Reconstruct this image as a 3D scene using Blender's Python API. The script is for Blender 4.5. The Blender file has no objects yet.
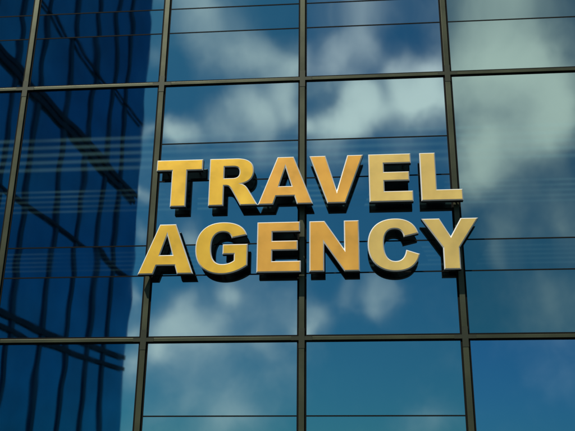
import bpy, bmesh, math, random
from mathutils import Vector, Matrix
random.seed(7)
S = bpy.context.scene
C = S.collection
R = math.radians

# ------------------------------------------------------------------ camera
FPX, YAW, PITCH, ROLL = 834.765, 0.0914743, 0.3665496, -0.0100926
CAM = Vector((3.55706, -7.64652, -1.71776))
GROUND = -3.42
ROT = Matrix.Rotation(YAW, 3, 'Z') @ Matrix.Rotation(PITCH, 3, 'X') @ Matrix.Rotation(ROLL, 3, 'Y')
cd = bpy.data.cameras.new('camera')
cam = bpy.data.objects.new('camera', cd); C.objects.link(cam)
cam.location = CAM
cam.rotation_euler = (ROT @ Matrix.Rotation(R(90), 3, 'X')).to_euler()
cd.sensor_width = 36; cd.lens = FPX / 575 * 36
cd.clip_end = 2000
cd.dof.use_dof = True; cd.dof.focus_distance = 8.1; cd.dof.aperture_fstop = 2.6
S.camera = cam

def ray(u, v):
    return (ROT @ Vector(((u - 287.5) / FPX, 1, -(v - 215.5) / FPX))).normalized()

# ------------------------------------------------------------------ sky and sun
SUN_EL, SUN_AZ = R(54), R(212)          # azimuth clockwise from +Y: behind the camera, to its left
sun_dir = Vector((math.sin(SUN_AZ) * math.cos(SUN_EL), math.cos(SUN_AZ) * math.cos(SUN_EL), math.sin(SUN_EL)))
w = bpy.data.worlds.new('World'); S.world = w; w.use_nodes = True
wt = w.node_tree; wt.nodes.clear()
def wn(t, **k):
    n = wt.nodes.new(t)
    for a, b in k.items(): setattr(n, a, b)
    return n
def link(a, b, t=wt): t.links.new(a, b)
def wmath(op, a, b=None, c=None, clamp=False):
    n = wn('ShaderNodeMath', operation=op, use_clamp=clamp)
    for i, x in enumerate((a, b, c)):
        if x is None: continue
        if isinstance(x, (int, float)): n.inputs[i].default_value = x
        else: link(x, n.inputs[i])
    return n.outputs[0]
sky = wn('ShaderNodeTexSky', sky_type='NISHITA')
sky.sun_disc = False; sky.sun_elevation = SUN_EL; sky.sun_rotation = SUN_AZ
gam = wn('ShaderNodeGamma'); link(sky.outputs[0], gam.inputs[0]); gam.inputs[1].default_value = 1.25
tint = wn('ShaderNodeMix', data_type='RGBA', blend_type='MULTIPLY'); tint.inputs[0].default_value = 1
link(gam.outputs[0], tint.inputs[6]); tint.inputs[7].default_value = (.075, .23, .275, 1)
geo = wn('ShaderNodeTexCoord'); D = geo.outputs['Generated']
n1 = wn('ShaderNodeTexNoise'); link(D, n1.inputs['Vector']); n1.inputs['Scale'].default_value = 11; n1.inputs['Detail'].default_value = 4
sub = wn('ShaderNodeVectorMath', operation='SUBTRACT'); link(n1.outputs['Color'], sub.inputs[0]); sub.inputs[1].default_value = (.5, .5, .5)
mul = wn('ShaderNodeVectorMath', operation='SCALE'); link(sub.outputs[0], mul.inputs[0]); mul.inputs['Scale'].default_value = .075
add = wn('ShaderNodeVectorMath', operation='ADD'); link(D, add.inputs[0]); link(mul.outputs[0], add.inputs[1])
nrm = wn('ShaderNodeVectorMath', operation='NORMALIZE'); link(add.outputs[0], nrm.inputs[0])
# cloud banks of this sky: (bearing taken from the photograph's reflections, size, density)
BANKS = [(255,58,26,.50),(208,62,18,.22),(288,62,16,.5),
 (174,118,11,.62),(184,130,13,.5),(216,130,16,.40),(245,114,16,.45),(272,94,16,.5),(289,112,14,.45),(262,128,16,.35),
 (250,152,22,.28),(283,165,14,.3),(188,233,13,.42),(205,165,14,.15),
 (178,330,22,.52),(158,352,14,.5),(215,335,22,.30),(234,298,12,.42),(190,305,16,.25),(265,345,14,.2),
 (150,60,10,.2),(149,128,11,.42),(141,200,8,.45),(136,240,10,.3),(134,288,12,.36),(131,330,13,.45),(130,372,14,.45),
 (330,65,20,.60),(365,52,18,.45),(405,70,20,.55),(435,66,14,.5),
 (345,125,20,.70),(372,108,22,.72),(408,102,20,.75),(316,130,10,.5),(434,92,14,.68),(360,92,12,.4),
 (330,158,16,.25),(395,155,16,.2),(318,316,17,.45),(347,296,13,.38),(376,291,14,.48),(396,283,11,.3),(304,332,8,.4),
 (480,88,30,.66),(520,66,28,.66),(562,80,30,.70),(482,140,24,.66),(527,125,24,.60),(472,182,18,.56),(500,165,20,.5),(565,130,16,.3),
 (500,222,16,.22),(493,245,10,.18),(555,215,12,.10),(455,205,12,.25),
 (562,112,24,.42),(543,152,18,.38),(550,195,34,.18),(520,300,50,.10),(225,372,40,.12),(270,330,30,.10),(340,372,40,.06),
 (372,108,12,.2),(412,98,12,.2),(352,126,11,.15),
 (300,215,40,-.18),(400,215,35,-.15),(215,215,30,-.1),(380,340,40,-.08),
 (210,15,35,.45),(360,10,30,.5),(500,15,45,.6),(60,5,40,.4),(230,420,25,.25),(420,425,20,.2)]
acc = 0.0
for (u, v, r, a) in BANKS:
    d = ray(u, v); d.y = -d.y
    rr = r * 1.15 / 880.0
    dp = wn('ShaderNodeVectorMath', operation='DOT_PRODUCT'); link(nrm.outputs[0], dp.inputs[0]); dp.inputs[1].default_value = d
    k = 2 / rr ** 2
    m = wmath('MULTIPLY_ADD', dp.outputs['Value'], k, -k)
    e = wmath('EXPONENT', m)
    acc = wmath('MULTIPLY_ADD', e, a, acc)
n2 = wn('ShaderNodeTexNoise'); link(D, n2.inputs['Vector']); n2.inputs['Scale'].default_value = 9; n2.inputs['Detail'].default_value = 5; n2.inputs['Roughness'].default_value = .55
wisp = wmath('MULTIPLY_ADD', n2.outputs['Fac'], .9, -.42)
dens = wmath('ADD', acc, wisp)
mr = wn('ShaderNodeMapRange', interpolation_type='SMOOTHSTEP'); link(dens, mr.inputs[0])
mr.inputs[1].default_value = -.04; mr.inputs[2].default_value = 1.12; mr.inputs[3].default_value = 0; mr.inputs[4].default_value = 1.0
mixc = wn('ShaderNodeMix', data_type='RGBA'); link(mr.outputs[0], mixc.inputs[0])
link(tint.outputs[2], mixc.inputs[6]); mixc.inputs[7].default_value = (9.4, 9.2, 8.6, 1)
bg = wn('ShaderNodeBackground'); link(mixc.outputs[2], bg.inputs[0]); bg.inputs[1].default_value = .1
wo = wn('ShaderNodeOutputWorld'); link(bg.outputs[0], wo.inputs[0])
w.cycles.sampling_method = 'MANUAL'; w.cycles.sample_map_resolution = 512

sd = bpy.data.lights.new('sun', 'SUN'); sun = bpy.data.objects.new('sun', sd); C.objects.link(sun)
sd.energy = 4.1; sd.angle = R(.5); sd.color = (1, .95, .86)
sun.rotation_euler = sun_dir.to_track_quat('Z', 'Y').to_euler(); sun.location = (-10, -20, 30)
S.view_settings.view_transform = 'Standard'; S.view_settings.look = 'None'
S.view_settings.exposure = 0; S.view_settings.gamma = 1; S.view_settings.use_curve_mapping = False

# ------------------------------------------------------------------ materials
def mat(name, col, rough=.5, metal=0, var=0, vscale=4, spec=.5, bump=0, bscale=20, stretch=(1, 1, 1), rvar=0):
    m = bpy.data.materials.new(name); m.use_nodes = True; t = m.node_tree; p = t.nodes['Principled BSDF']
    p.inputs['Base Color'].default_value = (*col, 1); p.inputs['Roughness'].default_value = rough
    p.inputs['Metallic'].default_value = metal; p.inputs['Specular IOR Level'].default_value = spec
    tc = t.nodes.new('ShaderNodeTexCoord'); mp = t.nodes.new('ShaderNodeMapping'); mp.inputs['Scale'].default_value = stretch
    t.links.new(tc.outputs['Object'], mp.inputs[0])
    nz = t.nodes.new('ShaderNodeTexNoise'); nz.inputs['Scale'].default_value = vscale; nz.inputs['Detail'].default_value = 6
    t.links.new(mp.outputs[0], nz.inputs['Vector'])
    if var:
        mr = t.nodes.new('ShaderNodeMapRange'); mr.inputs[1].default_value = .3; mr.inputs[2].default_value = .7
        mr.inputs[3].default_value = 1 - var; mr.inputs[4].default_value = 1 + var
        t.links.new(nz.outputs['Fac'], mr.inputs[0])
        mx = t.nodes.new('ShaderNodeVectorMath'); mx.operation = 'SCALE'; mx.inputs[0].default_value = col
        t.links.new(mr.outputs[0], mx.inputs['Scale']); t.links.new(mx.outputs[0], p.inputs['Base Color'])
    if rvar:
        mr2 = t.nodes.new('ShaderNodeMapRange'); mr2.inputs[3].default_value = rough - rvar; mr2.inputs[4].default_value = rough + rvar
        t.links.new(nz.outputs['Fac'], mr2.inputs[0]); t.links.new(mr2.outputs[0], p.inputs['Roughness'])
    if bump:
        nb = t.nodes.new('ShaderNodeTexNoise'); nb.inputs['Scale'].default_value = bscale; nb.inputs['Detail'].default_value = 3
        t.links.new(mp.outputs[0], nb.inputs['Vector'])
        b = t.nodes.new('ShaderNodeBump'); b.inputs['Distance'].default_value = bump
        t.links.new(nb.outputs['Fac'], b.inputs['Height']); t.links.new(b.outputs[0], p.inputs['Normal'])
    return m

def glass_mat(name, tintc, stripes=True):
    """Reflective solar glass: a tinted mirror coating, slightly wavy, with pale stripe bands painted in for blinds inside."""
    m = bpy.data.materials.new(name); m.use_nodes = True; t = m.node_tree; p = t.nodes['Principled BSDF']
    L = t.links.new
    p.inputs['Metallic'].default_value = 1; p.inputs['Roughness'].default_value = .015
    p.inputs['Base Color'].default_value = (*tintc, 1)
    tc = t.nodes.new('ShaderNodeTexCoord'); oi = t.nodes.new('ShaderNodeObjectInfo')
    off = t.nodes.new('ShaderNodeVectorMath'); off.operation = 'SCALE'; off.inputs[0].default_value = (3.1, 0, 1.7)
    L(oi.outputs['Random'], off.inputs['Scale'])
    ad = t.nodes.new('ShaderNodeVectorMath'); ad.operation = 'ADD'; L(tc.outputs['Object'], ad.inputs[0]); L(off.outputs[0], ad.inputs[1])
    nz = t.nodes.new('ShaderNodeTexNoise'); nz.inputs['Scale'].default_value = 1.5; nz.inputs['Detail'].default_value = 1.0
    L(ad.outputs[0], nz.inputs['Vector'])
    b = t.nodes.new('ShaderNodeBump'); b.inputs['Distance'].default_value = .0014; b.inputs['Strength'].default_value = 1
    L(nz.outputs['Fac'], b.inputs['Height']); L(b.outputs[0], p.inputs['Normal'])
    nd = t.nodes.new('ShaderNodeTexNoise'); nd.inputs['Scale'].default_value = 5; nd.inputs['Detail'].default_value = 8
    md = t.nodes.new('ShaderNodeMapping'); md.inputs['Scale'].default_value = (2.2, 1, .35); L(ad.outputs[0], md.inputs[0]); L(md.outputs[0], nd.inputs['Vector'])
    rd = t.nodes.new('ShaderNodeMapRange'); rd.inputs[1].default_value = .42; rd.inputs[2].default_value = .75; rd.inputs[3].default_value = .012; rd.inputs[4].default_value = .035
    L(nd.outputs['Fac'], rd.inputs[0]); L(rd.outputs[0], p.inputs['Roughness'])
    if stripes:
        sx = t.nodes.new('ShaderNodeSeparateXYZ'); L(tc.outputs['Object'], sx.inputs[0])
        def mth(op, a, bb=None, cl=False):
            n = t.nodes.new('ShaderNodeMath'); n.operation = op; n.use_clamp = cl
            for i, x in enumerate((a, bb)):
                if x is None: continue
                if isinstance(x, (int, float)): n.inputs[i].default_value = x
                else: L(x, n.inputs[i])
            return n.outputs[0]
        def band(z0, z1, per):
            a = mth('MULTIPLY', mth('GREATER_THAN', sx.outputs['Z'], z0), mth('LESS_THAN', sx.outputs['Z'], z1))
            s = mth('MULTIPLY', mth('SUBTRACT', sx.outputs['Z'], z0), 2 * math.pi / per)
            s = mth('SUBTRACT', .5, mth('MULTIPLY', mth('COSINE', s), .5))
            return mth('MULTIPLY', a, mth('POWER', s, 1.5))
        tot = mth('ADD', mth('ADD', band(1.755, 2.18, .085), band(1.30, 1.575, .055)), mth('MULTIPLY', band(.68, .90, .044), .45))
        # noise fades the painted blind stripes in patches
        nw = t.nodes.new('ShaderNodeTexNoise'); nw.inputs['Scale'].default_value = .9; L(ad.outputs[0], nw.inputs['Vector'])
        wr = t.nodes.new('ShaderNodeMapRange'); wr.inputs[1].default_value = .35; wr.inputs[2].default_value = .6; L(nw.outputs['Fac'], wr.inputs[0])
        tot = mth('MULTIPLY', tot, wr.outputs[0])
        df = t.nodes.new('ShaderNodeBsdfDiffuse'); df.inputs[0].default_value = (.34, .74, .78, 1)
        mx = t.nodes.new('ShaderNodeMixShader'); L(mth('ADD', mth('MULTIPLY', tot, .075), mth('MULTIPLY', rd.outputs[0], .10)), mx.inputs[0])
        L(p.outputs[0], mx.inputs[1]); L(df.outputs[0], mx.inputs[2]); L(mx.outputs[0], t.nodes['Material Output'].inputs[0])
    return m

GLASS = [glass_mat('solar_glass', (.42, .60, .64)), glass_mat('solar_glass_lilac', (.43, .585, .66)),
         glass_mat('solar_glass_blue', (.36, .56, .74)), glass_mat('solar_glass_green', (.335, .49, .475))]
M_CAP = mat('olive_anodised_metal', (.07, .078, .042), .42, .5, var=.22, vscale=2.2, rvar=.1, bump=.0008, bscale=7)
M_CONN = mat('olive_anodised_metal_darker', (.042, .048, .028), .5, .45, var=.12, vscale=5)
M_GASK = mat('black_gasket', (.006, .006, .004), .8, spec=.15)
M_BODY = mat('dark_interior', (.02, .025, .03), .8)
M_STONE = mat('plinth_stone', (.26, .25, .23), .8, var=.2, bump=.003)
M_ROOF = mat('roof_gravel', (.25, .24, .22), .95, var=.25, vscale=30)
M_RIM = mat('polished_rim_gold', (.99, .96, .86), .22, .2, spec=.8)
M_BACK = mat('black_return_paint', (.004, .004, .005), .55, spec=.2)
M_STUD = mat('stud_steel', (.02, .02, .02), .5, .5)
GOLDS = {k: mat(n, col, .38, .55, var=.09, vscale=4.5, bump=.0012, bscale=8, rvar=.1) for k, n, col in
         (('y', 'gold_baked_sheen_yellow', (1.0, .59, .065)), ('o', 'gold_baked_sheen_warm', (1.0, .50, .085)), ('p', 'gold_baked_sheen_pale', (1.0, .67, .19)))}  # left-to-right reflection gradient put into the base colour, letter by letter
M_TGLASS = mat('tower_glass', (.025, .38, .68), .10, .8, var=.25, vscale=.25, spec=.6)
M_TRIB = mat('tower_fin_metal', (.005, .10, .18), .4, .4, spec=.3)
M_TBRACE = mat('tower_brace_metal', (.003, .03, .065), .45, .2, spec=.3)
M_PAVE = mat('asphalt', (.06, .06, .058), .85, var=.25, vscale=1.5, bump=.003)

# ------------------------------------------------------------------ mesh helpers
def add_box(bm, x0, x1, y0, y1, z0, z1, mi=0):
    vs = [bm.verts.new(p) for p in ((x0,y0,z0),(x1,y0,z0),(x1,y1,z0),(x0,y1,z0),(x0,y0,z1),(x1,y0,z1),(x1,y1,z1),(x0,y1,z1))]
    for f in ((0,3,2,1),(4,5,6,7),(0,1,5,4),(1,2,6,5),(2,3,7,6),(3,0,4,7)):
        fc = bm.faces.new([vs[i] for i in f]); fc.material_index = mi
    return vs
def obj(name, bm, mats, parent=None, bevel=0):
    me = bpy.data.meshes.new(name)
    if bevel:
        bmesh.ops.bevel(bm, geom=list(bm.edges), offset=bevel, segments=2, profile=.6, affect='EDGES')
    bm.to_mesh(me); bm.free()
    for m in (mats if isinstance(mats, (list, tuple)) else [mats]): me.materials.append(m)
    o = bpy.data.objects.new(name, me); C.objects.link(o)
    if parent: o.parent = parent; o.matrix_parent_inverse = parent.matrix_world.inverted()
    return o
def box_obj(name, b, m, parent=None, bevel=0):
    bm = bmesh.new(); add_box(bm, *b); return obj(name, bm, m, parent, bevel)
def thing(name, label, cat, loc=(0, 0, 0), group=None):
    o = bpy.data.objects.new(name, None); C.objects.link(o); o.location = loc
    o.matrix_world = Matrix.Translation(loc)
    o['label'] = label; o['category'] = cat
    if group: o['group'] = group
    o.empty_display_size = .2
    return o

# ------------------------------------------------------------------ ground
bm = bmesh.new(); vs = [bm.verts.new(p) for p in ((-900,-900,GROUND),(900,-900,GROUND),(900,900,GROUND),(-900,900,GROUND))]; bm.faces.new(vs)
g = obj('ground', bm, M_PAVE); g['kind'] = 'structure'

# ------------------------------------------------------------------ the glass building
PW, PH = 1.5, 2.761
C0, C1, R0, R1 = -3, 6, -1, 3                 # cell ranges
XL, XR, ZB, ZT = C0 * PW, C1 * PW, R0 * PH, R1 * PH
GY, KY, CY = .006, 0.0, -.012                 # glass, gasket and cap front faces
bld = thing('office_building', 'glass curtain wall office building with olive mullions reflecting clouds and a dark tower', 'building', (2.25, 5, GROUND))
box_obj('plinth', (XL - .1, XR + .1, -.06, 11, GROUND - .05, ZB - .05), M_STONE, bld)
box_obj('wall', (XL - .04, XR + .04, .10, 10.9, ZB - .048, ZT), M_BODY, bld)
box_obj('roof', (XL - .12, XR + .12, -.06, 11.1, ZT + .055, ZT + .35), M_ROOF, bld)

def pane(x0, x1, z0, z1, m):
    bm = bmesh.new()
    tx, tz = random.uniform(-1, 1) * .0007, random.uniform(-1, 1) * .0007
    cx, cz = (x0 + x1) / 2, (z0 + z1) / 2
    nx, nz = 6, 8
    grid = []
    bow = random.uniform(.3, 1.0) * .0009
    for j in range(nz + 1):
        row = []
        for i in range(nx + 1):
            x = x0 + (x1 - x0) * i / nx; z = z0 + (z1 - z0) * j / nz
            q = (1 - ((x - cx) / (x1 - x0) * 2) ** 2) * (1 - ((z - cz) / (z1 - z0) * 2) ** 2)
            row.append(bm.verts.new((x, GY + (x - cx) * tx + (z - cz) * tz + bow * q, z)))
        grid.append(row)
    for j in range(nz):
        for i in range(nx):
            f = bm.faces.new((grid[j][i], grid[j][i+1], grid[j+1][i+1], grid[j+1][i])); f.smooth = True
    # flat sides and back of the 24 mm unit, on vertices of their own so that the front stays evenly shaded
    v = [bm.verts.new(p) for p in ((x0,GY+.0015,z0),(x1,GY+.0015,z0),(x1,GY+.0015,z1),(x0,GY+.0015,z1),(x0,GY+.026,z0),(x1,GY+.026,z0),(x1,GY+.026,z1),(x0,GY+.026,z1))]
    for f in ((0,4,5,1),(1,5,6,2),(2,6,7,3),(3,7,4,0),(4,7,6,5)): bm.faces.new([v[i] for i in f])
    return obj('glass_pane', bm, m, bld)

H1, H2, H3, H4 = .633, .945, 1.631, 2.053
JT = .0065
for c in range(C0, C1):
    for r in range(R0, R1):
        x0, x1 = c * PW + .030, (c + 1) * PW - .030
        zb = r * PH
        if r == R1 - 1: cuts = []
        elif c in (1, 2) : cuts = [H1, H2, H3, H4]
        else: cuts = [H1, H2]
        zs = [0.02] + cuts + [PH - .02]
        m = GLASS[0]
        for k in range(len(zs) - 1):
            if (c, r) == (2, 1): m = GLASS[1]
            elif (c, r) == (3, -1): m = GLASS[2]
            elif c == 3 and r >= 0: m = GLASS[3]
            pane(x0, x1, zb + zs[k] + (JT if k else 0), zb + zs[k + 1] - (JT if k < len(zs) - 2 else 0), m)
        for h in cuts:
            box_obj('glazing_joint', (x0, x1, .003, .06, zb + h - JT + .0004, zb + h + JT - .0004), M_GASK, bld)
# vertical mullions, one storey-high piece per bay line, then transoms; gaskets are sub-parts
for c in range(C0, C1 + 1):
    x = c * PW
    mu = box_obj('mullion', (x - .026, x + .026, CY, .002, ZB - .03, ZT + .05), M_CAP, bld, bevel=.003)
    box_obj('gasket', (x - .0445, x + .0445, KY + .0025, .09, ZB - .032, ZT + .052), M_GASK, mu)
    # raised outer lip along the cap
for r in range(R0, R1 + 1):
    z = r * PH
    for c in range(C0, C1):
        x = c * PW
        tr = box_obj('transom', (x + .028, x + PW - .028, CY + .001, .002, z - .017, z + .017), M_CAP, bld, bevel=.003)
        box_obj('gasket', (x + .0435, x + PW - .0435, KY + .0015, .088, z - .0345, z + .0345), M_GASK, tr)
for r in range(R0, R1 + 1):
    for c in range(C0, C1 + 1):
        x, z = c * PW, r * PH
        bm = bmesh.new()
        add_box(bm, x - .0275, x + .0275, CY - .003, CY + .006, z - .095, z + .095)
        add_box(bm, x - .098, x - .0278, CY - .002, CY + .006, z - .0185, z + .0185)
        add_box(bm, x + .0278, x + .098, CY - .002, CY + .006, z - .0185, z + .0185)
        obj('connector_plate', bm, M_CONN, bld)

# ------------------------------------------------------------------ sign letters
# each glyph: contours of points in mm; ('c', c1, c2, end) is a cubic curve from the previous point
c_ = lambda a, b, e: ('c', a, b, e)
A_ = [[(0,0),(188,508),(350,508),(540,0),(384,0),(357,86),(180,86),(152,0)], [(208,193),(329,193),(268,392)]]
E_ = [[(0,0),(0,508),(413,508),(413,404),(149,404),(149,316),(392,316),(392,217),(149,217),(149,112),(422,112),(422,0)]]
GL = {
 'T': [[(0,508),(470,508),(470,388),(313,388),(313,0),(157,0),(157,388),(0,388)]],
 'R': [[(0,0),(0,508),(262,508),c_((395,508),(446,455),(446,365)),c_((446,290),(405,245),(330,229)),
        c_((362,218),(378,196),(400,160)),(492,0),(317,0),(236,150),c_((206,203),(196,210),(163,210)),(151,210),(151,0)],
       [(151,294),(151,415),(234,415),c_((282,415),(302,398),(302,356)),c_((302,314),(282,294),(230,294))]],
 'A': A_, 'E': E_,
 'V': [[(0,508),(160,508),(268,135),(375,508),(531,508),(351,0),(175,0)]],
 'L': [[(0,0),(0,508),(153,508),(153,117),(397,117),(397,0)]],
 'G': [[(498,381),c_((478,470),(390,518),(262,518)),c_((98,518),(0,420),(0,256)),c_((0,90),(98,-10),(265,-10)),
        c_((360,-10),(445,25),(509,75)),(509,291),(266,291),(266,189),(377,189),(377,126),c_((345,103),(310,92),(268,92)),
        c_((190,92),(154,150),(154,257)),c_((154,365),(195,416),(262,416)),c_((310,416),(340,395),(351,352))]],
 'N': [[(0,0),(0,508),(146,508),(331,222),(331,508),(474,508),(474,0),(330,0),(141,283),(141,0)]],
 'C': [[(482,362),c_((455,465),(380,518),(262,518)),c_((98,518),(0,420),(0,256)),c_((0,92),(98,-11),(258,-11)),
        c_((382,-11),(460,45),(486,158)),(360,202),c_((345,125),(315,92),(258,92)),c_((190,92),(153,150),(153,258)),
        c_((153,365),(190,411),(256,411)),c_((305,411),(332,385),(342,328))]],
 'Y': [[(0,508),(171,508),(269,328),(370,508),(536,508),(345,213),(345,0),(190,0),(190,213)]],
}
def contour(c):
    pts = []
    for p in c:
        if p[0] == 'c':
            a = pts[-1]; _, b, d, e = p
            for i in range(1, 17):
                t = i / 16
                pts.append(tuple((1-t)**3*a[k] + 3*(1-t)**2*t*b[k] + 3*(1-t)*t*t*d[k] + t**3*e[k] for k in (0, 1)))
        else: pts.append(tuple(map(float, p)))
    return pts
FRONT, DEPTH, BV = -.145, .072, .0105
def glyph_meshes(ch):
    cu = bpy.data.curves.new('g', 'CURVE'); cu.dimensions = '2D'; cu.fill_mode = 'BOTH'
    for c in GL[ch]:
        pts = contour(c); sp = cu.splines.new('POLY'); sp.points.add(len(pts) - 1); sp.use_cyclic_u = True
        for i, p in enumerate(pts): sp.points[i].co = (p[0] / 1000, p[1] / 1000, 0, 1)
    cu.extrude = DEPTH / 2 - BV; cu.bevel_depth = BV; cu.bevel_resolution = 0; cu.offset = -BV
    o = bpy.data.objects.new('g', cu); C.objects.link(o)
    bpy.context.view_layer.update()
    dg = bpy.context.evaluated_depsgraph_get()
    me = bpy.data.meshes.new_from_object(o.evaluated_get(dg))
    bpy.data.objects.remove(o)
    me.transform(Matrix.Rotation(R(90), 4, 'X'))      # curve +Z becomes world -Y
    out = []
    for kind in ('face', 'return'):
        bm = bmesh.new(); bm.from_mesh(me)
        bmesh.ops.remove_doubles(bm, verts=bm.verts, dist=1e-6)
        bmesh.ops.recalc_face_normals(bm, faces=bm.faces)
        bm.normal_update()
        kill = []
        for f in bm.faces:
            y = f.calc_center_median().y
            front = y < -DEPTH / 2 + BV - 1e-5
            if (kind == 'face') != front: kill.append(f)
            else:
                f.smooth = False
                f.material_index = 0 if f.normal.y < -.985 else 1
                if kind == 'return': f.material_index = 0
        bmesh.ops.delete(bm, geom=kill, context='FACES')
        out.append(bm)
    bpy.data.meshes.remove(me)
    return out
STUDS = {'T': [(235,80),(70,448),(400,448)], 'R': [(75,60),(75,450),(400,60)], 'A': [(75,60),(268,440),(465,60)], 'V': [(80,460),(265,60),(455,460)],
 'E': [(75,60),(75,450),(340,56),(340,456)], 'L': [(76,60),(76,450),(330,58)], 'G': [(76,256),(262,466),(262,40)], 'N': [(70,60),(70,450),(404,60),(404,450)],
 'C': [(76,256),(260,465),(258,40)], 'Y': [(268,60),(90,450),(450,450)]}
def letter(ch, x0, z0, label):
    M_GOLD = GOLDS['y' if x0 < 2.3 else 'o' if x0 < 3.5 else 'p']  # tint by position: the sign's reflected gradient is in the colour
    t = thing('sign_letter', label, 'letter', (x0, FRONT + DEPTH / 2, z0), 'raised gold letters spelling TRAVEL AGENCY')
    fb, rb = glyph_meshes(ch)
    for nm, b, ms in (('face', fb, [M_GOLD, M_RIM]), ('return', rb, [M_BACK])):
        me = bpy.data.meshes.new(nm); b.to_mesh(me); b.free()
        for m in ms: me.materials.append(m)
        o = bpy.data.objects.new(nm, me); C.objects.link(o); o.parent = t
    for (sx, sz) in STUDS[ch]:
        bm = bmesh.new()
        ln = abs(FRONT + DEPTH) + .003 + GY
        bmesh.ops.create_cone(bm, cap_ends=True, segments=14, radius1=.009, radius2=.009, depth=ln,
            matrix=Matrix.Translation((sx / 1000, DEPTH / 2 + ln / 2 - .002, sz / 1000)) @ Matrix.Rotation(R(90), 4, 'X'))
        bmesh.ops.create_cone(bm, cap_ends=True, segments=14, radius1=.016, radius2=.016, depth=.004,
            matrix=Matrix.Translation((sx / 1000, DEPTH / 2 + ln - .005, sz / 1000)) @ Matrix.Rotation(R(90), 4, 'X'))
        me = bpy.data.meshes.new('stud'); bm.to_mesh(me); bm.free(); me.materials.append(M_STUD)
        o = bpy.data.objects.new('stud', me); C.objects.link(o); o.parent = t
Z1, Z2 = 1.294, .604
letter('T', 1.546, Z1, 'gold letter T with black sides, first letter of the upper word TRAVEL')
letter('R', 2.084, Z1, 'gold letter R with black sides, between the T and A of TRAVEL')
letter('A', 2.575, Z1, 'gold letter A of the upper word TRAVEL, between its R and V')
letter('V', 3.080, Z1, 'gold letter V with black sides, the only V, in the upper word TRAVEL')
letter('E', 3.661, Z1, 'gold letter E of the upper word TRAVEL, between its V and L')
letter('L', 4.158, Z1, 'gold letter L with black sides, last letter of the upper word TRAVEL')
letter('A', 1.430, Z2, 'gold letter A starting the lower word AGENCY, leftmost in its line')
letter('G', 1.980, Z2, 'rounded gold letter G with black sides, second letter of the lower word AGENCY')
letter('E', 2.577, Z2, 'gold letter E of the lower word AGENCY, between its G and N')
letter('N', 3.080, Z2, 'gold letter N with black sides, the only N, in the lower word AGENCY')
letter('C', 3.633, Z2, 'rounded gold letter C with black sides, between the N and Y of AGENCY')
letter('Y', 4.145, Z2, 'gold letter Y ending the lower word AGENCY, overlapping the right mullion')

# ------------------------------------------------------------------ the tower across the street, seen mirrored in the glass
def mirror_hit(u, v, P, n):
    d = ray(u, v); d.y = -d.y; o = Vector((CAM.x, -CAM.y, CAM.z))
    return o + d * ((P - o).dot(n) / d.dot(n))
def at_depth(u, v, dep):
    d = ray(u, v); d.y = -d.y; o = Vector((CAM.x, -CAM.y, CAM.z)); return o + d * ((-dep - o.y) / d.y)
PA, PB = at_depth(0, 231, 34), at_depth(134, 231, 46)     # near left point and the corner, both on the tower's street face
PA.z = PB.z = 0
ax = (PB - PA).normalized(); nrmv = Vector((-ax.y, ax.x, 0))
if nrmv.y < 0: nrmv = -nrmv
TH = 44.0
corner = PB.copy(); corner.z = GROUND
tow = thing('glass_tower', 'dark blue glass tower with black fins and diagonal braces, mirrored in the left panes', 'building', corner)
FRM = Matrix((( ax.x, nrmv.x, 0), (ax.y, nrmv.y, 0), (0, 0, 1)))    # columns: along the face, outwards, up
def tl(p):   # world -> tower coordinates
    return FRM.transposed() @ (p - corner)
def tobj(name, bm, m):
    me = bpy.data.meshes.new(name)
    bmesh.ops.recalc_face_normals(bm, faces=bm.faces)
    bm.to_mesh(me); bm.free(); me.materials.append(m)
    o = bpy.data.objects.new(name, me); C.objects.link(o); o.parent = tow
    return o
tow.matrix_world = Matrix.Translation(corner) @ FRM.to_4x4()
WLEN = 24.0
bm = bmesh.new(); add_box(bm, -WLEN, 0, -18, 0, 0, TH); tobj('wall', bm, M_TGLASS)
bm = bmesh.new(); add_box(bm, -WLEN - .3, .3, -18.3, .3, TH + .004, TH + 1.2); tobj('roof', bm, M_TBRACE)
s_of = lambda u, v: tl(mirror_hit(u, v, PB, nrmv))
fins = [s_of(u, 231).x for u in (-9, 22, 53, 77, 97.5, 113.5)]
sp = fins[1] - fins[0]
k = fins[0] - sp
while k > -WLEN: fins.append(k); k -= sp
for x in fins:
    bm = bmesh.new(); add_box(bm, x - .13, x + .13, .004, .12, 0, TH - .01); tobj('fin', bm, M_TRIB)
def brace(p, q, wd, y0=.1225, y1=.20, name='brace'):
    a, b = s_of(*p), s_of(*q)
    d = (b - a); d.y = 0; d.normalize(); n = Vector((-d.z, 0, d.x))
    if b.x > -.15: b = b + d * ((-.15 - b.x) / d.x)
    bm = bmesh.new()
    vs = []
    for y in (y0, y1):
        for pt, sg in ((a, 1), (b, 1), (b, -1), (a, -1)):
            r = pt + n * sg * wd / 2; vs.append(bm.verts.new((r.x, y, r.z)))
    for f in ((0,1,2,3),(7,6,5,4),(0,4,5,1),(1,5,6,2),(2,6,7,3),(3,7,4,0)): bm.faces.new([vs[i] for i in f])
    tobj(name, bm, M_TBRACE)
brace((-60, -8), (131, 204), .34); brace((-60, -15), (134, 198), .34, .125, .205)
brace((30, -12), (140, 128), .17)
brace((-60, 146), (128, 277), .17)
brace((-60, 288), (31, 325), .30); brace((31, 325), (124, 358), .30, .124, .202)
brace((-60, 300), (36, 342), .26, .1265, .206); brace((36, 342), (124, 371), .26, .128, .208)
